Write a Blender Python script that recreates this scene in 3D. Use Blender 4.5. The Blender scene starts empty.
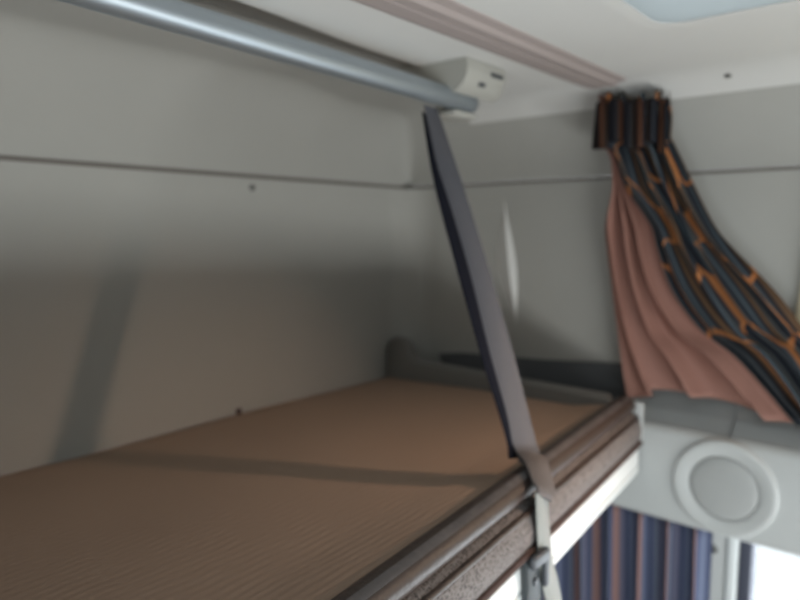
import bpy, bmesh, math
from mathutils import Vector, Matrix, Quaternion

LAMP = 0.85  # power of the added lamp that is out of view
H = 1.80                    # eye height above the cab floor; coordinates below are relative to eye level
scene = bpy.context.scene
COL = scene.collection
PI = math.pi

# ------------------------------------------------------------------ materials
def mat(name, color, rough=0.6, metal=0.0, bump=0.0, bscale=200.0, var=0.0, vscale=6.0, spec=0.5, stretch=(1, 1, 1)):
    m = bpy.data.materials.new(name); m.use_nodes = True
    nt = m.node_tree; b = nt.nodes['Principled BSDF']
    b.inputs['Base Color'].default_value = (*color, 1)
    b.inputs['Roughness'].default_value = rough
    b.inputs['Metallic'].default_value = metal
    b.inputs['Specular IOR Level'].default_value = spec
    tc = nt.nodes.new('ShaderNodeTexCoord')
    mp = nt.nodes.new('ShaderNodeMapping'); mp.inputs['Scale'].default_value = stretch
    nt.links.new(tc.outputs['Object'], mp.inputs['Vector'])
    if var:
        n = nt.nodes.new('ShaderNodeTexNoise'); n.inputs['Scale'].default_value = vscale; n.inputs['Detail'].default_value = 4
        nt.links.new(mp.outputs[0], n.inputs['Vector'])
        mx = nt.nodes.new('ShaderNodeMix'); mx.data_type = 'RGBA'
        mx.inputs[6].default_value = (*[c * (1 - var) for c in color], 1)
        mx.inputs[7].default_value = (*[min(1, c * (1 + var)) for c in color], 1)
        nt.links.new(n.outputs[0], mx.inputs[0]); nt.links.new(mx.outputs[2], b.inputs['Base Color'])
    if bump:
        n = nt.nodes.new('ShaderNodeTexNoise'); n.inputs['Scale'].default_value = bscale; n.inputs['Detail'].default_value = 3
        nt.links.new(mp.outputs[0], n.inputs['Vector'])
        bp = nt.nodes.new('ShaderNodeBump'); bp.inputs['Strength'].default_value = bump; bp.inputs['Distance'].default_value = 0.003
        nt.links.new(n.outputs[0], bp.inputs['Height']); nt.links.new(bp.outputs[0], b.inputs['Normal'])
    return m

M = {}
M['headliner'] = mat('headliner_fabric', (0.65, 0.645, 0.625), 0.9, bump=0.15, bscale=400, var=0.03, spec=0.2)
M['wall'] = mat('wall_fabric', (0.41, 0.405, 0.38), 0.9, bump=0.2, bscale=350, var=0.04, spec=0.2)
M['gap'] = mat('dark_gap', (0.17, 0.155, 0.14), 0.9)
M['plastic'] = mat('grey_moulded_plastic', (0.47, 0.485, 0.48), 0.5, bump=0.05, bscale=500, var=0.02)
M['shelftop'] = mat('grey_shelf_cover', (0.36, 0.375, 0.375), 0.7, var=.03)
M['grille'] = mat('speaker_mesh', (0.38, 0.39, 0.385), 0.6, bump=0.5, bscale=700)
M['bracket'] = mat('beige_grey_plastic', (0.42, 0.415, 0.38), 0.45, var=0.03)
M['tube'] = mat('satin_aluminium', (0.42, 0.47, 0.51), 0.42, metal=0.8, var=0.02)
M['rail'] = mat('white_lacquered_metal', (0.68, 0.71, 0.71), 0.4)
M['track'] = mat('mauve_grey_track', (0.37, 0.315, 0.30), 0.6, var=0.03)
M['trackgroove'] = mat('track_groove', (0.17, 0.14, 0.14), 0.8)
M['web'] = mat('grey_webbing', (0.085, 0.085, 0.098), 0.55, bump=0.4, bscale=900, var=0.08, vscale=60)
M['webdark'] = mat('navy_webbing', (0.009, 0.010, 0.016), 0.9, spec=0.08, bump=0.4, bscale=900)
M['webpale'] = mat('pale_grey_webbing', (0.23, 0.24, 0.225), 0.6, bump=0.4, bscale=900)
M['dark'] = mat('charcoal_plastic', (0.05, 0.055, 0.065), 0.5)
M['slate'] = mat('slate_grey_plastic', (0.06, 0.068, 0.073), 0.6, spec=.3)
M['tray'] = mat('grey_tray_plastic', (0.17, 0.165, 0.155), 0.55, var=0.04)
M['trayshade'] = mat('dark_grey_tray_shade', (0.11, 0.114, 0.12), 0.9)  # shade above the tray put into a dark panel's colour
M['rubber'] = mat('window_gasket', (0.045, 0.05, 0.075), 0.6)
M['steel'] = mat('screw_steel', (0.22, 0.22, 0.21), 0.4, metal=0.7)
M['floor'] = mat('cab_floor_mat', (0.10, 0.095, 0.09), 0.9, bump=0.4, bscale=150, var=0.1)
M['tag'] = mat('dark_brown_fabric', (0.06, 0.035, 0.03), 0.9)
M['lining'] = mat('brown_lining', (0.285, 0.14, 0.108), 0.75, bump=0.3, bscale=300, var=0.10, vscale=12)

def ticking():
    m = mat('beige_ticking', (0.31, 0.22, 0.165), 0.9, spec=0.15, var=0.05)
    nt = m.node_tree; b = nt.nodes['Principled BSDF']
    tc = nt.nodes.new('ShaderNodeTexCoord')
    w = nt.nodes.new('ShaderNodeTexWave'); w.bands_direction = 'Y'; w.inputs['Scale'].default_value = 22
    w.inputs['Distortion'].default_value = 3.5; w.inputs['Detail'].default_value = 1.5; w.inputs['Detail Scale'].default_value = 0.6
    nt.links.new(tc.outputs['Object'], w.inputs['Vector'])
    bp = nt.nodes.new('ShaderNodeBump'); bp.inputs['Strength'].default_value = 0.2; bp.inputs['Distance'].default_value = 0.004
    nt.links.new(w.outputs['Fac'], bp.inputs['Height']); nt.links.new(bp.outputs[0], b.inputs['Normal'])
    return m
M['ticking'] = ticking()

M['satin'] = mat('grey_highlight_strip', (0.115, 0.105, 0.105), 0.55, bump=0.8, bscale=60, var=0.45, vscale=30)  # blotchy lighter grey: the edge roll's highlight put into colour
def knit():
    m = mat('knitted_border', (0.2, 0.17, 0.16), 0.8)
    nt = m.node_tree; b = nt.nodes['Principled BSDF']
    tc = nt.nodes.new('ShaderNodeTexCoord')
    v = nt.nodes.new('ShaderNodeTexVoronoi'); v.inputs['Scale'].default_value = 230
    nt.links.new(tc.outputs['Object'], v.inputs['Vector'])
    r = nt.nodes.new('ShaderNodeValToRGB')
    r.color_ramp.elements[0].position = 0.15; r.color_ramp.elements[0].color = (0.03, 0.021, 0.02, 1)
    r.color_ramp.elements[1].position = 0.55; r.color_ramp.elements[1].color = (0.17, 0.15, 0.143, 1)
    nt.links.new(v.outputs['Distance'], r.inputs[0]); nt.links.new(r.outputs[0], b.inputs['Base Color'])
    bp = nt.nodes.new('ShaderNodeBump'); bp.inputs['Strength'].default_value = 0.6; bp.inputs['Distance'].default_value = 0.003
    nt.links.new(v.outputs['Distance'], bp.inputs['Height']); nt.links.new(bp.outputs[0], b.inputs['Normal'])
    return m
M['knit'] = knit()
M['piping'] = mat('brown_satin_piping', (0.042, 0.028, 0.023), 0.46, spec=0.5, bump=0.3, bscale=120, var=0.15, vscale=40)

def stripes(name, repeats, cols, net=True, width=.10, waves=2.6):
    """woven cloth on its own UV map: soft warp stripes, with thin coloured lines that part and meet in long narrow cells"""
    m = bpy.data.materials.new(name); m.use_nodes = True
    nt = m.node_tree; b = nt.nodes['Principled BSDF']; b.inputs['Roughness'].default_value = 0.8
    b.inputs['Specular IOR Level'].default_value = 0.2
    N = nt.nodes.new; K = nt.links.new
    def math_(op, a, c=None, clamp=False):
        n = N('ShaderNodeMath'); n.operation = op; n.use_clamp = clamp
        for i, v in enumerate((a, c)):
            if v is None: continue
            if isinstance(v, (int, float)): n.inputs[i].default_value = v
            else: K(v, n.inputs[i])
        return n.outputs[0]
    uv = N('ShaderNodeUVMap'); uv.uv_map = 'UVMap'
    sx = N('ShaderNodeSeparateXYZ'); K(uv.outputs[0], sx.inputs[0])
    noi = N('ShaderNodeTexNoise'); noi.inputs['Scale'].default_value = 5; K(uv.outputs[0], noi.inputs['Vector'])
    p = math_('MULTIPLY', sx.outputs[0], repeats)
    q = math_('PINGPONG', p, 1.0)
    ang = math_('ADD', math_('MULTIPLY', sx.outputs[1], 2 * PI * waves), math_('MULTIPLY', noi.outputs[0], 4.0))
    sw = math_('ADD', math_('MULTIPLY', math_('SINE', ang), .8 if net else 0), .5, True)
    dist = math_('ABSOLUTE', math_('SUBTRACT', q, sw))
    line = N('ShaderNodeMapRange'); line.interpolation_type = 'SMOOTHSTEP'
    line.inputs[1].default_value = width * .6; line.inputs[2].default_value = width * 1.3; line.inputs[3].default_value = 1; line.inputs[4].default_value = 0
    K(dist, line.inputs[0])
    fr = math_('FRACT', math_('MULTIPLY', p, 1.37))
    r = N('ShaderNodeValToRGB'); e = r.color_ramp.elements
    dk, nv, bl, br, gy, orange = cols
    stops = [(0, dk), (.12, nv), (.24, bl), (.33, nv), (.45, dk), (.55, br), (.64, br), (.70, dk), (.80, gy), (.88, nv), (1, dk)]
    e[0].position, e[0].color = stops[0][0], (*stops[0][1], 1); e[1].position, e[1].color = stops[-1][0], (*stops[-1][1], 1)
    for a_, c_ in stops[1:-1]:
        k = e.new(a_); k.color = (*c_, 1)
    K(fr, r.inputs[0])
    mx = N('ShaderNodeMix'); mx.data_type = 'RGBA'; K(line.outputs[0], mx.inputs[0]); K(r.outputs[0], mx.inputs[6]); mx.inputs[7].default_value = (*orange, 1)
    K(mx.outputs[2], b.inputs['Base Color'])
    return m
M['stripe'] = stripes('striped_curtain_cloth', 5, ((.014, .014, .018), (.03, .038, .05), (.095, .12, .135), (.13, .075, .042), (.11, .11, .10), (.42, .165, .06)))
M['stripe_head_shaded'] = stripes('shaded_gathered_cloth', 3, ((.006, .006, .009), (.012, .012, .018), (.03, .035, .042), (.03, .018, .012), (.03, .03, .03), (.085, .036, .02)), net=False, width=.12)  # curtain cloth darkened: shade of the gathered top put into its colours
M['stripe_blue_lit'] = stripes('blue_lit_curtain_cloth', 9, ((.05, .06, .11), (.075, .09, .15), (.13, .15, .22), (.11, .11, .16), (.15, .165, .21), (.23, .135, .125)), net=False, width=.10)  # same cloth with hazy blue window light put into its colours

def glass(name, tint, transp):
    m = bpy.data.materials.new(name); m.use_nodes = True
    nt = m.node_tree; nt.nodes.clear()
    o = nt.nodes.new('ShaderNodeOutputMaterial'); t = nt.nodes.new('ShaderNodeBsdfTransparent'); g = nt.nodes.new('ShaderNodeBsdfGlossy')
    t.inputs[0].default_value = (*tint, 1); g.inputs[1].default_value = 0.02
    x = nt.nodes.new('ShaderNodeMixShader'); x.inputs[0].default_value = 1 - transp
    nt.links.new(t.outputs[0], x.inputs[1]); nt.links.new(g.outputs[0], x.inputs[2]); nt.links.new(x.outputs[0], o.inputs[0])
    return m
M['glass'] = glass('clear_glass', (0.97, 0.99, 1.0), 0.94)

def frosted(name, color):
    m = bpy.data.materials.new(name); m.use_nodes = True
    nt = m.node_tree; nt.nodes.clear()
    o = nt.nodes.new('ShaderNodeOutputMaterial'); t = nt.nodes.new('ShaderNodeBsdfTranslucent'); d = nt.nodes.new('ShaderNodeBsdfDiffuse')
    t.inputs[0].default_value = (*color, 1); d.inputs[0].default_value = (*color, 1)
    x = nt.nodes.new('ShaderNodeMixShader'); x.inputs[0].default_value = 0.45
    nt.links.new(t.outputs[0], x.inputs[1]); nt.links.new(d.outputs[0], x.inputs[2]); nt.links.new(x.outputs[0], o.inputs[0])
    return m
M['hatchpane'] = frosted('milky_blue_pane', (0.66, 0.71, 0.73))
M['blind'] = frosted('cream_blind_cloth', (0.80, 0.74, 0.60))

# ------------------------------------------------------------------ mesh helpers
def finish(bm, smooth=35):
    bmesh.ops.remove_doubles(bm, verts=bm.verts, dist=1e-6)
    bmesh.ops.recalc_face_normals(bm, faces=bm.faces)
    for f in bm.faces: f.smooth = True
    for e in bm.edges:
        if len(e.link_faces) == 2 and e.calc_face_angle(0) > math.radians(smooth): e.smooth = False

LOC = {}
def thing(name, label, cat, loc, group=None):
    o = bpy.data.objects.new(name, None); COL.objects.link(o)
    o.location = (loc[0], loc[1], loc[2] + H); o.empty_display_size = 0.05
    o['label'] = label; o['category'] = cat
    if group: o['group'] = group
    LOC[o.name] = Vector(loc)
    return o

def obj(name, bm, m, parent=None, origin=None, smooth=35, recalc=True):
    if recalc: finish(bm, smooth)
    if parent is not None: org = LOC[parent.name]
    elif origin is not None: org = Vector(origin)
    else: org = Vector((0, 0, -H))
    bmesh.ops.translate(bm, verts=bm.verts, vec=-org)
    me = bpy.data.meshes.new(name); bm.to_mesh(me); bm.free()
    me.materials.append(m)
    o = bpy.data.objects.new(name, me); COL.objects.link(o)
    if parent is not None:
        o.parent = parent; LOC[o.name] = org
    else:
        o.location = (org.x, org.y, org.z + H); LOC[o.name] = org
    return o

def struct(name, bm, m, **k):
    o = obj(name, bm, m, **k); o['kind'] = 'structure'
    return o

def tag(o, label, cat, group=None):
    o['label'] = label; o['category'] = cat
    if group: o['group'] = group
    return o

def box(bm, a, b, bev=0.0, seg=2):
    r = bmesh.ops.create_cube(bm, size=1)
    vs = r['verts']
    c = [(a[i] + b[i]) / 2 for i in range(3)]; s = [abs(b[i] - a[i]) for i in range(3)]
    for v in vs: v.co = Vector((c[0] + v.co.x * s[0], c[1] + v.co.y * s[1], c[2] + v.co.z * s[2]))
    if bev:
        es = list({e for v in vs for e in v.link_edges})
        bmesh.ops.bevel(bm, geom=es, offset=bev, segments=seg, profile=0.5, affect='EDGES')
    return bm

def BM(): return bmesh.new()

def cyl(bm, p, q, r, seg=24, bev=0.0, r2=None):
    p, q = Vector(p), Vector(q); d = q - p
    rot = d.to_track_quat('Z', 'Y').to_matrix().to_4x4()
    prof = [(0, 0), (r, 0), (r2 if r2 is not None else r, d.length), (0, d.length)]
    if bev: prof = [(0, 0), (r - bev, 0), (r - bev * .3, bev * .3), (r, bev), (r, d.length - bev), (r - bev * .3, d.length - bev * .3), (r - bev, d.length), (0, d.length)]
    lathe(bm, prof, Matrix.Translation(p) @ rot, seg)
    return bm

def lathe(bm, prof, mtx, seg=48):
    rings = []
    for (r, z) in prof:
        if r < 1e-7: rings.append([bm.verts.new(mtx @ Vector((0, 0, z)))])
        else: rings.append([bm.verts.new(mtx @ Vector((r * math.cos(2 * PI * k / seg), r * math.sin(2 * PI * k / seg), z))) for k in range(seg)])
    for a, b in zip(rings, rings[1:]):
        for k in range(seg):
            k2 = (k + 1) % seg
            if len(a) == 1 and len(b) == 1: continue
            if len(a) == 1: bm.faces.new((a[0], b[k], b[k2]))
            elif len(b) == 1: bm.faces.new((a[k], a[k2], b[0]))
            else: bm.faces.new((a[k], a[k2], b[k2], b[k]))

def loft(bm, sections, closed=True, caps=True):
    """sections: equal-length lists of points"""
    R = [[bm.verts.new(p) for p in s] for s in sections]
    n = len(R[0])
    for a, b in zip(R, R[1:]):
        for k in range(n if closed else n - 1):
            k2 = (k + 1) % n
            bm.faces.new((a[k], a[k2], b[k2], b[k]))
    if caps and closed:
        bm.faces.new(R[0][::-1]); bm.faces.new(R[-1])
    return bm

def catmull(pts, n):
    P = [Vector(p) for p in pts]; P = [2 * P[0] - P[1]] + P + [2 * P[-1] - P[-2]]
    out = []
    for i in range(1, len(P) - 2):
        for k in range(n):
            t = k / n; a, b, c, d = P[i - 1:i + 3]
            out.append(0.5 * ((2 * b) + (c - a) * t + (2 * a - 5 * b + 4 * c - d) * t * t + (3 * b - 3 * c + d - a) * t ** 3))
    out.append(P[-2]); return out

def ribbon(bm, pts, widths, wdirs, thick, n=8):
    """flat band: centre line, width and width direction at each control point"""
    c = catmull(pts, n)
    w = catmull([(x, 0, 0) for x in widths], n); d = catmull(wdirs, n)
    secs = []
    for i, p in enumerate(c):
        t = (c[min(i + 1, len(c) - 1)] - c[max(i - 1, 0)]).normalized()
        u = d[i] - t * d[i].dot(t); u.normalize(); nn = t.cross(u).normalized()
        hw = w[i].x / 2; ht = thick / 2
        secs.append([p + u * a * hw + nn * b * ht for a, b in ((-1, -.5), (-.96, -1), (.96, -1), (1, -.5), (1, .5), (.96, 1), (-.96, 1), (-1, .5))])
    loft(bm, secs)
    return bm

# ------------------------------------------------------------------ room shell (truck cab)
XL, XR, YF, YB = -0.76, 1.50, -0.90, 1.25
ZC, ZS = 0.309, 0.1205        # ceiling height, seam height
T = 0.05
b = BM(); box(b, (XL - T, YF - T, -H - 0.04), (XR + T, YB + T, -H)); struct('floor', b, M['floor'])

HX0, HX1, HY0, HY1 = -0.30, 1.045, -0.30, 0.372        # roof hatch opening
def ce(x, y):
    # headliner: flat, steps up behind the rear edge of the front panel, coves down to the walls
    ye = 0.765 + 0.05 * min(1, max(0, (x - 0.5) / 0.35)) - 0.01 * math.sin((x - .5) * 6)
    k = min(1, max(0, (1.16 - x) / 0.16))
    t = (y - ye) / 0.030; t = min(1, max(0, t)); t = t * t * (3 - 2 * t)
    z = ZC + 0.024 * t * k
    def cv(d, r):
        if d >= r: return 0.0
        q = min(1, (r - d) / r); return 1 - math.sqrt(max(0, 1 - q * q))
    c = (cv(XR - x, 0.15) ** 3 + cv(YB - y, 0.11) ** 3 + cv(x - XL, 0.15) ** 3 + cv(y - YF, 0.15) ** 3) ** (1 / 3)
    return z - min(1, c) * (z - ZS - 0.004)
def axis(lo, hi, rl, rh, extra, step):
    v = {lo, hi} | set(extra)
    for k in range(0, 13):
        v.add(lo + rl * (1 - math.cos(k / 12 * PI / 2))); v.add(hi - rh * (1 - math.cos(k / 12 * PI / 2)))
    x = lo + rl
    while x < hi - rh:
        if all(abs(x - q) > step * .4 for q in extra): v.add(x)
        x += step
    s = sorted(v); out = [s[0]]
    for q in s[1:]:
        if q - out[-1] > 1e-5: out.append(q)
    return out
xs = axis(XL, XR, .15, .15, (HX0, HX1), 0.03)
ys = axis(YF, YB, .15, .11, (HY0, HY1), 0.03)
ys = sorted(set(ys) | {0.74 + 0.004 * k for k in range(40)})
def yedge(x): return 0.765 + 0.05 * min(1, max(0, (x - 0.5) / 0.35)) - 0.01 * math.sin((x - .5) * 6)
# the pale roof panel in front, and the grey headliner that rounds down to the walls behind and beside it
for nm, want, mm in (('ceiling', 0, 'headliner'), ('trim_6', 1, 'wall')):
    b = BM(); G = {}
    def gv(i, j):
        if (i, j) not in G: G[i, j] = b.verts.new((xs[i], ys[j], ce(xs[i], ys[j])))
        return G[i, j]
    for i in range(len(xs) - 1):
        for j in range(len(ys) - 1):
            cx, cy = (xs[i] + xs[i + 1]) / 2, (ys[j] + ys[j + 1]) / 2
            if HX0 < cx < HX1 and HY0 < cy < HY1: continue
            grey = (cy > yedge(cx) + .016 and cx < 1.1) or cx > XR - .062 or cx < XL + .105 or cy > 1.13 or (cx >= 1.1 and cy > .98)
            if int(grey) != want: continue
            b.faces.new((gv(i, j), gv(i, j + 1), gv(i + 1, j + 1), gv(i + 1, j)))
    struct(nm, b, M[mm], smooth=60)

def wall_with_holes(bm, axis_, at, out, u0, u1, w0, w1, holes):
    """wall slab at coordinate `at` growing outwards by `out`, u is the horizontal axis, w height; rectangular holes cut"""
    us = sorted({u0, u1} | {h[0] for h in holes} | {h[1] for h in holes}); ws = sorted({w0, w1} | {h[2] for h in holes} | {h[3] for h in holes})
    def solid(i, j):
        if not (0 <= i < len(us) - 1 and 0 <= j < len(ws) - 1): return False
        cu, cw = (us[i] + us[i + 1]) / 2, (ws[j] + ws[j + 1]) / 2
        return not any(h[0] < cu < h[1] and h[2] < cw < h[3] for h in holes)
    def V(d, u, w): return bm.verts.new((d, u, w) if axis_ == 'x' else (u, d, w))
    a, c = at, at + out
    for i in range(len(us) - 1):
        for j in range(len(ws) - 1):
            if not solid(i, j): continue
            ua, ub, wa, wb = us[i], us[i + 1], ws[j], ws[j + 1]
            for d in (a, c): bm.faces.new([V(d, ua, wa), V(d, ub, wa), V(d, ub, wb), V(d, ua, wb)])
            if not solid(i - 1, j): bm.faces.new([V(a, ua, wa), V(c, ua, wa), V(c, ua, wb), V(a, ua, wb)])
            if not solid(i + 1, j): bm.faces.new([V(a, ub, wa), V(c, ub, wa), V(c, ub, wb), V(a, ub, wb)])
            if not solid(i, j - 1): bm.faces.new([V(a, ua, wa), V(c, ua, wa), V(c, ub, wa), V(a, ub, wa)])
            if not solid(i, j + 1): bm.faces.new([V(a, ua, wb), V(c, ua, wb), V(c, ub, wb), V(a, ub, wb)])
DW = (-0.62, 0.315, -1.25, -0.590)        # door window  y0 y1 z0 z1
SW = (-0.66, 0.222, -0.36, 0.06)          # small upper side window
WS = (-0.64, 1.38, -1.25, -0.62)          # windscreen
# back wall: lower panel, groove and the upper panel
b = BM(); box(b, (XL - T, YB, -H), (XR + T, YB + T, ZS - 0.004)); struct('wall_back', b, M['wall'])
b = BM()
secs = []                                   # rounded vertical corner between back and side wall
for z in (-0.42, ZS - 0.005):
    s = [Vector((XR, YB - .09, z))]
    for k in range(9):
        a = k / 8 * PI / 2
        s.append(Vector((XR - .09 + .09 * math.cos(a), YB - .09 + .09 * math.sin(a), z)))
    s += [Vector((XR, YB, z))]
    secs.append(s)
loft(b, secs); struct('trim_1', b, M['wall'])
b = BM(); wall_with_holes(b, 'x', XR, T, YF - T, YB, -H, ZS - 0.004, [DW, SW]); struct('wall_right', b, M['wall'])
b = BM(); wall_with_holes(b, 'x', XL, -T, YF - T, YB, -H, ZS - 0.004, [DW]); struct('wall_left', b, M['wall'])
b = BM(); wall_with_holes(b, 'y', YF, -T, XL, XR, -H, ZS - 0.004, [WS]); struct('wall_front', b, M['slate'])
# dark shadow-gap strip between the wall panels and the headliner, round the rear corner
b = BM()
box(b, (XL, YB - 0.002, ZS - 0.0045), (XR + T, YB + T, ZS + 0.0045))
box(b, (XR - 0.002, YF, ZS - 0.0035), (XR + T, YB, ZS + 0.0035))
struct('trim_2', b, M['gap'])
# added pale rib shaped to imitate the light streak on the side wall
b = BM(); secs = []
for k in range(25):
    t = k / 24; z = -0.25 + t * 0.33
    w = 0.018 * math.sin(PI * t) ** 1.3 * (1.25 - .5 * t) + 0.0005; y = 0.90 + 0.045 * (t - .5)
    secs.append([Vector((XR + .001, y - w, z)), Vector((XR - w * .75, y - w * .1, z)), Vector((XR + .001, y + w * 2.2, z))])
loft(b, secs); struct('light_streak_rib', b, M['headliner'])

# windows
def window(name, axis_, at, hole, fm, gm=None, fw=0.025, depth=0.03):
    b = BM(); u0, u1, w0, w1 = hole
    def bx(ua, ub, wa, wb, d0, d1, bev=0.004):
        a, c = (at + d0, ua, wa), (at + d1, ub, wb)
        if axis_ == 'y': a, c = (ua, at + d0, wa), (ub, at + d1, wb)
        box(b, a, c, bev)
    s = 1 if (axis_ == 'x' and at > 0) else -1
    d0, d1 = -0.006 * s, 0.045 * s
    e = 0.0005
    bx(u0 + e, u0 + fw, w0 + e, w1 - e, d0, d1); bx(u1 - fw, u1 - e, w0 + e, w1 - e, d0, d1)
    bx(u0 + fw - .004, u1 - fw + .004, w0 + e, w0 + fw, d0, d1); bx(u0 + fw - .004, u1 - fw + .004, w1 - fw, w1 - e, d0, d1)
    f = struct(name, b, fm)
    b = BM(); a, c = (at + .026 * s, u0 + fw - .003, w0 + fw - .003), (at + .031 * s, u1 - fw + .003, w1 - fw + .003)
    if axis_ == 'y': a, c = (a[1], a[0], a[2]), (c[1], c[0], c[2])
    box(b, a, c); bmesh.ops.translate(b, verts=b.verts, vec=(0, 0, 0))
    g = obj('pane', b, gm or M['glass']); g.parent = f; g.matrix_parent_inverse = f.matrix_world.inverted(); g.location = (0, 0, 0)
    return f
window('window_1', 'y', YF, WS, M['rubber'])
window('window_2', 'x', XR, DW, M['rubber'])
window('window_3', 'x', XR, SW, M['plastic'], fw=0.02)
window('window_4', 'x', XL, DW, M['rubber'])
# pale trim strip beside the door window gasket
b = BM(); box(b, (XR - 0.018, DW[1] + 0.001, -1.30), (XR - .0005, DW[1] + 0.022, -0.63), 0.005); struct('trim_4', b, M['rail'])
# pillar panel between door window and curtain
b = BM(); box(b, (XR - 0.012, DW[1] + 0.023, -1.40), (XR - .0005, DW[1] + 0.20, -0.625), 0.004); struct('trim_5', b, M['plastic'])

def screw(name, p, axis_, r, label, cat='screw'):
    b = BM(); p = Vector(p); d = Vector(axis_)
    q = d.to_track_quat('Z', 'Y').to_matrix().to_4x4()
    lathe(b, [(0, -.004), (r * .9, -.004), (r, 0), (r * .95, .0015), (r * .6, .0028), (r * .35, .003), (r * .3, .0014), (0, .0014)], Matrix.Translation(p) @ q, 20)
    return tag(obj(name, b, M['steel'], origin=p), label, cat)
screw('wall_screw', (0.936, YB, 0.094), (0, -1, 0), 0.0085, 'small grey screw head on the back wall just below the dark seam')
screw('ceiling_screw', (1.405, 0.365, ce(1.405, .365)), (-.5, 0, -1), 0.007, 'small grey screw head in the ceiling to the right of the curtain top')
screw('pillar_screw', (XR - .012, 0.365, -0.70), (-1, 0, 0), 0.010, 'small round screw cap on the grey pillar beside the bright door window')

# roof hatch
t = thing('roof_hatch', 'pale blue milky roof hatch set in the ceiling', 'hatch', ((HX0 + HX1) / 2, (HY0 + HY1) / 2, ZC))
def rrect(x0, x1, y0, y1, r, z, n=6):
    o = []
    for cx, cy, a0 in ((x1 - r, y1 - r, 0), (x0 + r, y1 - r, 90), (x0 + r, y0 + r, 180), (x1 - r, y0 + r, 270)):
        for k in range(n + 1):
            a = math.radians(a0 + 90 * k / n); o.append(Vector((cx + r * math.cos(a), cy + r * math.sin(a), z)))
    return o
b = BM()
ring = [rrect(HX0 - .02, HX1 + .02, HY0 - .02, HY1 + .02, .05, ZC - .0005), rrect(HX0 - .018, HX1 + .018, HY0 - .018, HY1 + .018, .05, ZC - .004),
        rrect(HX0 + .002, HX1 - .002, HY0 + .002, HY1 - .002, .04, ZC - .003), rrect(HX0 + .003, HX1 - .003, HY0 + .003, HY1 - .003, .04, ZC + .04),
        rrect(HX0 - .02, HX1 + .02, HY0 - .02, HY1 + .02, .05, ZC + .04)]
loft(b, ring + [ring[0]], caps=False); obj('hatch_frame', b, M['headliner'], t)
b = BM(); loft(b, [rrect(HX0 + .0035, HX1 - .0035, HY0 + .0035, HY1 - .0035, .04, z) for z in (ZC - .002, ZC + .006)]); obj('hatch_pane', b, M['hatchpane'], t)

# curtain track on the ceiling
t = thing('curtain_track', 'long mauve grey curtain track running across the ceiling', 'curtain track', (0.35, 0.605, ZC))
b = BM(); prof = [(0.546, 0), (0.547, -.003), (0.562, -.006), (0.568, -.012), (0.588, -.012), (0.589, -.007), (0.594, -.007), (0.595, -.012), (0.622, -.012), (0.623, -.008), (0.627, -.008), (0.628, -.010), (0.640, -.006), (0.641, 0)]
def trk(x, dz=0): return [Vector((x, y, ZC + 0.0005 + z + dz)) for y, z in prof]
secs = [trk(x) for x in (-0.58, 1.36)]
loft(b, secs); host = obj('track_body', b, M['track'], t, smooth=20)
b = BM(); box(b, (-0.58, .5892, ZC - .0085), (1.36, .5938, ZC - .005)); obj('groove', b, M['trackgroove'], host)
b = BM(); box(b, (-0.58, .6232, ZC - .0095), (1.36, .6268, ZC - .006)); obj('groove', b, M['trackgroove'], host)

# ------------------------------------------------------------------ grab tube and its ceiling bracket
TY, TZ, TR = 0.75, 0.245, 0.0195
t = thing('grab_tube', 'satin blue grey metal tube running below the ceiling above the bunk', 'rail', (0.3, TY, TZ))
b = BM(); cyl(b, (-0.66, TY, TZ + .023 * 1.735), (1.075, TY, TZ), TR, 40); obj('tube', b, M['tube'], t)
b = BM()
q = Matrix.Translation((1.075, TY, TZ)) @ Vector((1, 0, 0)).to_track_quat('Z', 'Y').to_matrix().to_4x4()
lathe(b, [(0, -.02), (TR - .001, -.02), (TR + .0006, .0003), (TR + .0004, .010), (TR * .9, .018), (TR * .6, .023), (0, .025)], q, 40); obj('end_cap', b, M['tube'], t)
def bracket(x0, x1, label):
    t = thing('ceiling_bracket', label, 'bracket', ((x0 + x1) / 2, 0.76, ZC))
    # side outline (y, z): flat against the ceiling, rounded nose towards the front, hollowed over the tube
    out = [(0.862, ZC + .004), (0.697, ZC - .001), (0.693, ZC - .012), (0.695, ZC - .028), (0.703, ZC - .043), (0.715, ZC - .053), (0.728, ZC - .058)]
    for k in range(7):
        a = math.radians(155 - k * 25); out.append((TY + (TR + .001) * math.cos(a), TZ + (TR + .001) * math.sin(a)))
    out += [(0.775, ZC - .055), (0.80, ZC - .046), (0.835, ZC - .02)]
    secs = []
    for x, s in ((x0, .93), (x0 + .004, 1), (x1 - .03, 1), (x1 - .012, .95), (x1 - .002, .85), (x1, .80)):
        secs.append([Vector((x, y if y > .72 else .72 + (y - .72) * s, z)) for y, z in out])
    b = BM(); loft(b, secs); host = obj('body', b, M['bracket'], t, smooth=30)
    for dx, dz, w in ((.075, -.019, .040), (.045, -.040, .020)):
        b = BM(); y = 0.693 if dz > -.03 else 0.700
        box(b, (x0 + dx, y - .0015, ZC + dz - .004), (x0 + dx + w, y + .012, ZC + dz + .003), .001); obj('slot', b, M['dark'], host)
    b = BM(); box(b, (x0 + .02, TY - .014, TZ - TR - .012), (x0 + .095, TY + .045, TZ - TR - .001), .004); obj('lower_clamp', b, M['bracket'], t)
    b = BM(); box(b, (x0 + .03, TY + .021, TZ - TR - .003), (x0 + .085, TY + .043, ZC - .045), .003); obj('clamp_post', b, M['bracket'], t)
bracket(1.000, 1.135, 'grey beige plastic ceiling bracket holding the end of the metal tube')

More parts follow.
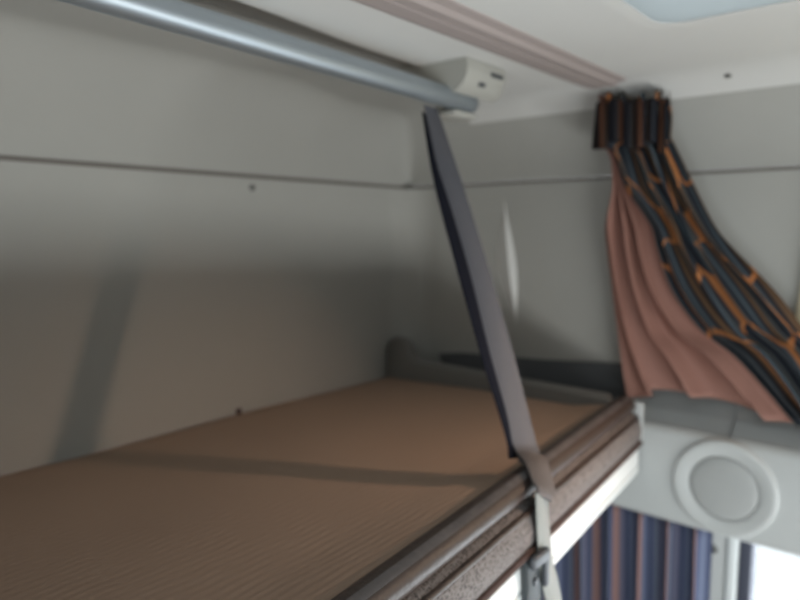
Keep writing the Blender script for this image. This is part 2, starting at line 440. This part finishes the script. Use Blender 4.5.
# ------------------------------------------------------------------ bunk
def yf(x): return 0.50 + 0.10 * (x - 1.39)
X0, X1 = -0.735, 1.385
t = thing('bunk', 'white edged upper bunk platform below the mattress', 'bunk', (0.33, 0.8, -0.53))
def sweep(prof, xa, xb, n=40):
    return [[Vector((x, yf(x) + o, z)) for o, z in prof] for x in [xa + (xb - xa) * k / n for k in range(n + 1)]]
b = BM()
loft(b, sweep([(0.006, -.532), (0.0, -.528), (-.001, -.517), (0.003, -.5145), (0.003, -.5125), (0.0, -.510), (0.002, -.480), (0.006, -.474), (0.014, -.4685), (0.040, -.4685), (0.040, -.532)], X0, X1)); obj('front_rail', b, M['rail'], t, smooth=25)
b = BM(); loft(b, sweep([(0.0405, -.525), (0.0405, -.470), (0.06, -.470), (0.06, -.525)], X0, X1)); obj('inner_beam', b, M['slate'], t)
b = BM()
loft(b, [[Vector((x, yf(x) + .0605, -.50)), Vector((x, YB - .012, -.50)), Vector((x, YB - .012, -.47)), Vector((x, yf(x) + .0605, -.47))] for x in (X0, X1)]); obj('base_panel', b, M['plastic'], t)
b = BM(); box(b, (X1 + .0003, yf(X1) - .004, -.470), (X1 + .010, yf(X1) + .05, -.374), .003); obj('rail_end_cap', b, M['plastic'], t)
for xx in (-0.5, 0.3, 1.1):
    b = BM(); loft(b, [[Vector((xx + d, YB - .0005, -.5005)), Vector((xx + d, YB - .20, -.5005)), Vector((xx + d, YB - .0005, -.62))] for d in (-.02, .02)]); obj('support_bracket', b, M['slate'], t)

t = thing('mattress', 'thin beige bunk mattress with brown knitted edge', 'mattress', (0.33, 0.8, -0.468))
b = BM()
XM0, XM1 = -0.72, 1.378
rows = []
nx, ny = 60, 40
for i in range(nx + 1):
    x = XM0 + (XM1 - XM0) * i / nx
    ya, yb = yf(x) + .052, YB - .006
    row = []
    for j in range(ny + 1):
        s = j / ny; y = ya + (yb - ya) * s
        z = -0.386 - 0.014 * min(1, s / .15) - 0.023 * s
        z += 0.0018 * math.sin(x * 9 + 2.3 * math.sin(y * 5)) * math.sin(y * 11 + 1)
        if s > .97: z -= .012 * ((s - .97) / .03) ** 2
        row.append(Vector((x, y, z)))
    rows.append(row)
secs = [r + [Vector((r[-1].x, r[-1].y, -.467)), Vector((r[0].x, r[0].y, -.467))] for r in rows]
loft(b, secs); obj('cover', b, M['ticking'], t, smooth=40)
def tubeprof(cy, cz, ry, rz, n=14): return [(cy + ry * math.cos(2 * PI * k / n), cz + rz * math.sin(2 * PI * k / n)) for k in range(n)]
b = BM(); loft(b, sweep([(0.052, -.466), (0.006, -.466), (-.004, -.452), (-.006, -.430), (0.0, -.410), (0.008, -.400), (0.03, -.392), (0.052, -.392)], XM0, XM1)); obj('knitted_side', b, M['knit'], t, smooth=60)
b = BM(); loft(b, sweep(tubeprof(.033, -.382, .024, .0195), XM0, XM1)); obj('edge_roll', b, M['piping'], t, smooth=60)
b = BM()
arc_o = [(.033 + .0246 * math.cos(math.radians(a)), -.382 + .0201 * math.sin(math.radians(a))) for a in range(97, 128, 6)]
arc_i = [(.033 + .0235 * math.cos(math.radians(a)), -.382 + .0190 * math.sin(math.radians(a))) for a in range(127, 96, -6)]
loft(b, sweep(arc_o + arc_i, XM0, XM1)); obj('highlight_strip', b, M['satin'], t, smooth=50)  # added strip that paints the highlight along the edge roll
b = BM(); loft(b, sweep(tubeprof(.0045, -.4065, .006, .005, 8), XM0, XM1)); obj('piping', b, M['piping'], t, smooth=60)
b = BM(); loft(b, sweep(tubeprof(-.004, -.459, .006, .006, 8), XM0, XM1)); obj('piping', b, M['tag'], t, smooth=60)

b = BM(); loft(b, [[Vector((.865 + a, 1.222 + c, z)) for a, c in ((-.007, 0), (.007, .002), (.007, .006), (-.007, .004))] for z in (-.4225, -.416, -.408)])
tag(obj('fabric_tab', b, M['tag'], origin=(.865, 1.224, -.4225)), 'tiny dark brown fabric tab at the back edge of the mattress', 'tab')

# moulded tray along the end of the bunk
t = thing('end_tray', 'dark grey moulded tray lip at the far end of the bunk', 'tray', (1.45, 0.9, -0.468))
b = BM()
prof = []
ypts = [(1.236, -.468), (1.236, -.335), (1.228, -.318), (1.21, -.308), (1.175, -.308), (1.16, -.313), (1.152, -.326), (1.148, -.345), (1.138, -.357), (1.12, -.362), (0.95, -.366), (0.75, -.368), (0.58, -.370), (0.572, -.376), (0.57, -.468)]
loft(b, [[Vector((x, y, max(z - dz, -.4675))) for y, z in ypts] for x, dz in ((1.384, .012), (1.388, .004), (1.396, 0), (1.405, 0), (1.41, .003))]); obj('lip', b, M['tray'], t, smooth=40)
b = BM(); box(b, (1.4105, .572, -.468), (XR - .001, 1.236, -.44), .003); obj('tray_floor', b, M['dark'], t)
b = BM(); loft(b, [[Vector((XR - d, 1.10, -.44)), Vector((XR - d, 1.13, -.36)), Vector((XR - d, 1.05, -.348)), Vector((XR - d, .80, -.335)), Vector((XR - d, .572, -.315)), Vector((XR - d, .572, -.44))] for d in (.0008, .006)]); obj('tray_shade', b, M['trayshade'], t)  # added dark panel standing for the shade on the wall

# ------------------------------------------------------------------ strap
t = thing('retaining_strap', 'dark grey webbing strap stretched from tube to mattress edge', 'strap', (0.87, 0.45, -0.53))
b = BM()
A = Vector((0.962, TY, TZ - TR - .004)); Bq = Vector((0.886, 0.497, -0.345))
def L(s): return A.lerp(Bq, s)
ribbon(b, [L(.0), L(.06), L(.25), L(.5), L(.75), L(.93), (0.884, .490, -.352), (0.866, .467, -.360), (0.840, .441, -.378)],
       [.034, .036, .040, .046, .050, .050, .048, .044, .036],
       [(1, -.1, 0), (1, -.2, 0), (1, -.55, .1), (1, -.75, .2), (1, -.6, .1), (1, -.35, 0), (1, -.15, 0), (1, .0, 0), (1, .1, 0)], .0022)
obj('front_webbing', b, M['web'], t, smooth=50)
b = BM()
off = Vector((-.025, .008, 0))
ribbon(b, [L(.03) + Vector((-.004, .012, 0)), L(.25) + off, L(.5) + off, L(.75) + off, L(.95) + off * .8, Vector((0.862, .503, -.355))],
       [.034, .036, .036, .036, .036, .036],
       [(1, .3, 0), (1, .1, 0), (1, .0, 0), (1, .1, 0), (1, .1, 0), (1, .1, 0)], .0022)
obj('rear_webbing', b, M['webdark'], t, smooth=50)
b = BM()
ribbon(b, [(0.882, .490, -.3485), (0.864, .466, -.3565), (0.836, .438, -.376), (0.827, .432, -.388)], [.044, .046, .046, .046], [(1, .1, .0)] * 4, .004)
obj('stitched_fold', b, mat('taupe_webbing', (0.115, 0.102, 0.10), .7, bump=.4, bscale=800), t, smooth=50)
b = BM()
ribbon(b, [(0.826, .4365, -.376), (0.824, .4325, -.42), (0.829, .4312, -.46), (0.838, .4308, -.50), (0.850, .429, -.535), (0.855, .424, -.565), (0.850, .42, -.60), (0.835, .425, -.625)], [.042, .043, .044, .044, .042, .038, .036, .032], [(1, .1, 0)] * 4 + [(1, .0, .1)] * 4, .003)
obj('lower_strap', b, M['webpale'], t, smooth=50)
t = thing('latch', 'slate grey latch plate clipped over the white bunk rail beside the strap', 'latch', (0.81, 0.42, -0.55))
b = BM(); xx = .803
secs = []
for x, k in ((.776, .0), (.779, 1), (.826, 1), (.829, 0)):
    y0 = yf(x)
    e = .0015 * k
    secs.append([Vector((x, y0 - .004 - e, -.553)), Vector((x, y0 - .010 - e, -.545)), Vector((x, y0 - .012 - e, -.50)), Vector((x, y0 - .010 - e, -.468)), Vector((x, y0 - .002, -.4585)),
                 Vector((x, y0 - .002, -.553))])
loft(b, secs); host = obj('plate', b, M['slate'], t)
b = BM(); box(b, (.776, yf(.8) - .024, -.476), (.824, yf(.8) - .013, -.456), .005, 3); box(b, (.812, yf(.8) - .023, -.515), (.824, yf(.8) - .0145, -.47), .004, 3); obj('clip', b, M['dark'], host)
b = BM(); cyl(b, (.795, yf(.8) - .012, -.500), (.795, yf(.8) - .018, -.500), .006, 20, bev=.001); obj('rivet', b, M['dark'], host)

# ------------------------------------------------------------------ overhead speaker panel
t = thing('speaker_panel', 'light grey overhead plastic shelf panel with round loudspeaker below the curtain', 'speaker panel', (1.45, 0.1, -0.62))
b = BM()
prof = [(XR - .0005, -.359), (1.420, -.4195), (1.409, -.422), (1.402, -.428), (1.399, -.4375), (1.399, -.610), (1.402, -.622), (1.409, -.629), (1.425, -.631), (XR - .0005, -.635)]
loft(b, [[Vector((x, y, z)) for x, z in prof] for y in (-.70, -.2, .1, .3, .563)]); obj('body', b, M['plastic'], t, smooth=50)
b = BM(); loft(b, [[Vector((x, y, z)) for x, z in ((XR - .001, -.3575), (1.420, -.418), (1.409, -.4205), (1.409, -.4235), (XR - .001, -.361))] for y in (-.70, .3265)]); obj('top_cover', b, M['shelftop'], t, smooth=30)
b = BM(); loft(b, [[Vector((x, y, z)) for x, z in ((XR - .001, -.3575), (1.420, -.418), (1.409, -.4205), (1.409, -.4235), (XR - .001, -.361))] for y in (.3305, .562)]); obj('top_cover', b, M['shelftop'], t, smooth=30)
SC = Vector((1.399, 0.330, -.524)); q = Matrix.Translation(SC) @ Vector((-1, 0, 0)).to_track_quat('Z', 'Y').to_matrix().to_4x4()
b = BM(); lathe(b, [(.101, -.002), (.1005, .004), (.098, .008), (.093, .0095), (.087, .009), (.078, .0072), (.068, .0055), (.0665, .0045), (.066, .001), (.066, -.002)], q, 72); host = obj('speaker_ring', b, M['plastic'], t, smooth=50)
b = BM(); lathe(b, [(0, -.001), (.0655, -.001), (.0655, .002), (.0645, .0045), (.062, .006), (.05, .0085), (.025, .0105), (0, .011)], q, 72); obj('speaker_grille', b, M['grille'], host, smooth=40)

# ------------------------------------------------------------------ curtains
ROWS = [  # x, (left y,z), (boundary y,z), (right y,z)
 (1.400, (0.626, 0.290), (0.608, 0.287), (0.475, 0.275)),
 (1.400, (0.606, 0.241), (0.592, 0.240), (0.467, 0.226)),
 (1.410, (0.606, 0.203), (0.592, 0.202), (0.471, 0.191)),
 (1.410, (0.617, 0.191), (0.600, 0.190), (0.465, 0.179)),
 (1.415, (0.600, 0.152), (0.586, 0.151), (0.448, 0.142)),
 (1.420, (0.597, 0.087), (0.562, 0.086), (0.419, 0.080)),
 (1.430, (0.615, 0.009), (0.511, 0.009), (0.383, 0.008)),
 (1.435, (0.611, -0.048), (0.495, -0.045), (0.343, -0.042)),
 (1.440, (0.598, -0.139), (0.463, -0.130), (0.269, -0.119)),
 (1.445, (0.584, -0.231), (0.402, -0.211), (0.213, -0.193)),
 (1.445, (0.573, -0.299), (0.325, -0.267), (0.168, -0.246)),
 (1.445, (0.556, -0.388), (0.215, -0.383), (0.114, -0.380))]
def curtain_surface(which, folds, amp, uvoff, sx=0.0, phase=0.0, nu=150, sub=8):
    Lr = catmull([(r[0], *r[1]) for r in ROWS], sub); Mr = catmull([(r[0], *r[2]) for r in ROWS], sub); Rr = catmull([(r[0], *r[3]) for r in ROWS], sub)
    bm = BM(); uvl = bm.loops.layers.uv.new('UVMap'); g = []
    N = len(Lr)
    for i in range(N):
        v = i / (N - 1)
        a, c = (Lr[i], Mr[i]) if which == 'lining' else (Mr[i], Rr[i])
        row = []
        wdt = (c - a).length
        for j in range(nu + 1):
            u = j / nu
            ph = 2 * PI * folds * u + phase + 1.1 * math.sin(4.2 * v + 7 * u) + .5 * math.sin(9 * v + 3 * u)
            env = min(1, u / .04) * min(1, (1 - u) / .04)
            B = amp * wdt / (2 * PI * folds) * env * (1 + .6 * math.sin(5 * v + 11 * u + phase))
            top = 1 - .25 * min(1, v / .5)
            A_ = min(.024, .9 * wdt / folds) * env * top
            p = a.lerp(c, u)
            d = (c - a).normalized()
            p = p + d * (B * math.sin(ph)) + Vector((A_ * math.cos(ph) + sx, 0, 0))
            if v < .1: p.z += .006 * math.sin(ph) * (1 - v / .1)
            if v > .8 and which == 'lining': p.z += .034 * math.sin(PI * min(1, u * 1.25)) * ((v - .8) / .2) ** 1.5
            if v > .97: p.z += .004 * math.sin(ph * .5)
            if p.x > 1.485: p.x = 1.485
            row.append((bm.verts.new(p), u + uvoff, v))
        g.append(row)
    for i in range(N - 1):
        for j in range(nu):
            q = (g[i][j], g[i + 1][j], g[i + 1][j + 1], g[i][j + 1])
            f = bm.faces.new([k[0] for k in q]); f.smooth = True
            for lp, k in zip(f.loops, q): lp[uvl].uv = (k[1], k[2])
    return bm
def thicken(o, th=.0015):
    md = o.modifiers.new('thickness', 'SOLIDIFY'); md.thickness = th; md.offset = 0
t = thing('sleeper_curtain', 'orange and navy striped curtain with brown lining gathered at the end of the ceiling track', 'curtain', (1.42, 0.45, -0.40))
o = obj('striped_face', curtain_surface('stripe', 4, 1.2, .12), M['stripe'], t, recalc=False); thicken(o)
o = obj('lining', curtain_surface('lining', 3, 1.0, 0, sx=.006, phase=1.0, nu=110), M['lining'], t, recalc=False); thicken(o)
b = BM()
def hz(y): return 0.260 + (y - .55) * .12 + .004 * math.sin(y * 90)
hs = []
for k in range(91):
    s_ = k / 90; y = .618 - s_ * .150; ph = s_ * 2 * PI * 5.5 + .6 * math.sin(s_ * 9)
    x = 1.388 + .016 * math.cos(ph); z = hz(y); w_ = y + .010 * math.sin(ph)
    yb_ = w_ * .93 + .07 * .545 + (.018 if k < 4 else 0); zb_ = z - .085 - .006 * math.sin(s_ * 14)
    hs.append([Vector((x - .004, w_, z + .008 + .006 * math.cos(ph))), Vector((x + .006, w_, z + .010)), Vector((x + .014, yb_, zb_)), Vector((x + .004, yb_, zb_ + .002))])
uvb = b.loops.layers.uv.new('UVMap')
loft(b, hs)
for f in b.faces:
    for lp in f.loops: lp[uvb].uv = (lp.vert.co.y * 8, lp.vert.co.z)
obj('heading_tape', b, M['stripe_head_shaded'], t, smooth=60)
t = thing('door_curtain', 'navy and pink striped curtain hanging below the shelf beside the door window', 'curtain', (1.46, 0.58, -1.35))
b = BM(); uvl = b.loops.layers.uv.new('UVMap'); g = []
nu, nv = 220, 24
for i in range(nv + 1):
    v = i / nv; z = -.642 - v * .72; row = []
    for j in range(nu + 1):
        u = j / nu; ph = 2 * PI * 8 * u + 1.2 * math.sin(5 * u) + .3 * math.sin(3 * v + 9 * u)
        y = .362 - .01 * v + u * (.52 - .03 * v) + .010 * math.sin(ph) * (.6 + .6 * v)
        x = 1.448 + (.014 + .008 * v) * math.cos(ph)
        row.append((b.verts.new((x, y, z)), u, v))
    g.append(row)
for i in range(nv):
    for j in range(nu):
        q = (g[i][j], g[i + 1][j], g[i + 1][j + 1], g[i][j + 1])
        f = b.faces.new([k[0] for k in q]); f.smooth = True
        for lp, k in zip(f.loops, q): lp[uvl].uv = (k[1], k[2])
o = obj('striped_cloth', b, M['stripe_blue_lit'], t, recalc=False); thicken(o)
b = BM(); box(b, (1.435, .35, -.6405), (1.465, .90, -.6355), .001); obj('track', b, M['track'], t)

# cream side blind over the small upper window
b = BM(); secs = []
for z, yr in ((-.37, .262), (-.30, .252), (-.20, .240), (-.10, .231), (-.02, .225), (.055, .216), (.07, .20)):
    secs.append([Vector((XR - .020, -.34, z)), Vector((XR - .022, -.1, z)), Vector((XR - .020, yr - .01, z)), Vector((XR - .014, yr, z)), Vector((XR - .012, yr - .006, z)), Vector((XR - .016, -.1, z)), Vector((XR - .014, -.34, z))])
loft(b, secs)
tag(obj('window_blind', b, M['blind'], origin=(XR - .016, -.05, -.37)), 'cream cloth blind drawn over the small upper side window behind the curtain', 'blind')

# ------------------------------------------------------------------ daylight, plus an added lamp
def area(name, loc, target, sx, sy, power, color):
    l = bpy.data.lights.new(name, 'AREA'); l.shape = 'RECTANGLE'; l.size = sx; l.size_y = sy; l.energy = power; l.color = color
    o = bpy.data.objects.new(name, l); COL.objects.link(o); o.location = (loc[0], loc[1], loc[2] + H)
    d = Vector(target) - Vector(loc); o.rotation_euler = d.to_track_quat('-Z', 'Y').to_euler()
    return o
area('windscreen_daylight', (0.37, YF - .12, -1.0), (0.37, 1, -.45), 1.9, .30, 36, (1.0, .985, .95))
area('right_door_daylight', (XR + .12, -.15, -.92), (0, -.15, -.95), 1.0, .70, 14, (.93, .97, 1))
area('left_door_daylight', (XL - .12, -.15, -.95), (1, -.15, -.8), .9, .58, 9, (.90, .95, 1))
area('side_window_daylight', (XR + .10, -.15, -.15), (0, -.15, -.15), .6, .34, 2.0, (1, .95, .85))
t = thing('added_lamp', 'small round added lamp, out of view, high on the side wall in front of the curtain', 'lamp', (1.47, -.40, .235))  # added lamp, out of view, placed to cast the strap's shadow
P0 = Vector((1.466, -.40, .228)); D0 = (Vector((.95, .52, -.42)) - P0).normalized(); qm = Matrix.Translation(P0) @ D0.to_track_quat('Z', 'Y').to_matrix().to_4x4()
b = BM(); lathe(b, [(0, -.012), (.030, -.012), (.034, -.006), (.034, .020), (.031, .024), (.029, .020), (.029, .010), (0, .010)], qm, 36); host = obj('added_lamp_housing', b, M['plastic'], t)
lm = bpy.data.materials.new('lamp_lens'); lm.use_nodes = True; lb = lm.node_tree.nodes['Principled BSDF']; lb.inputs['Emission Color'].default_value = (1, .80, .62, 1); lb.inputs['Emission Strength'].default_value = 4
b = BM(); lathe(b, [(0, .0105), (.0285, .0105), (.0285, .014), (.02, .016), (0, .017)], qm, 36); obj('lens', b, lm, host)
l = bpy.data.lights.new('added_lamp_light', 'AREA'); l.shape = 'DISK'; l.size = .055; l.energy = LAMP; l.color = (1, .70, .51); l.spread = math.radians(52)
o = bpy.data.objects.new('added_lamp_light', l); COL.objects.link(o); pp = P0 + D0 * .026; o.location = (pp.x, pp.y, pp.z + H); o.rotation_euler = D0.to_track_quat('-Z', 'Y').to_euler()
w = bpy.data.worlds.new('sky'); scene.world = w; w.use_nodes = True
w.node_tree.nodes['Background'].inputs[0].default_value = (.94, .98, 1, 1); w.node_tree.nodes['Background'].inputs[1].default_value = 1.3

# ------------------------------------------------------------------ camera
cd = bpy.data.cameras.new('camera'); cam = bpy.data.objects.new('camera', cd); COL.objects.link(cam)
cd.sensor_width = 36; cd.lens = 652 / 800 * 36; cd.clip_start = .02
cam.location = (0, 0, H); cam.rotation_euler = (math.radians(90) - math.atan(71 / 652), 0, math.radians(40.55 - 90))
cd.dof.use_dof = True; cd.dof.focus_distance = 0.55; cd.dof.aperture_fstop = 3.5
scene.camera = cam
vs = scene.view_settings
scene.display_settings.display_device = 'sRGB'
vs.view_transform = 'Standard'; vs.look = 'None'; vs.exposure = 0.0; vs.gamma = 1; vs.use_curve_mapping = False
scene.cycles.max_bounces = 10; scene.cycles.diffuse_bounces = 6
scene.cycles.use_denoising = True
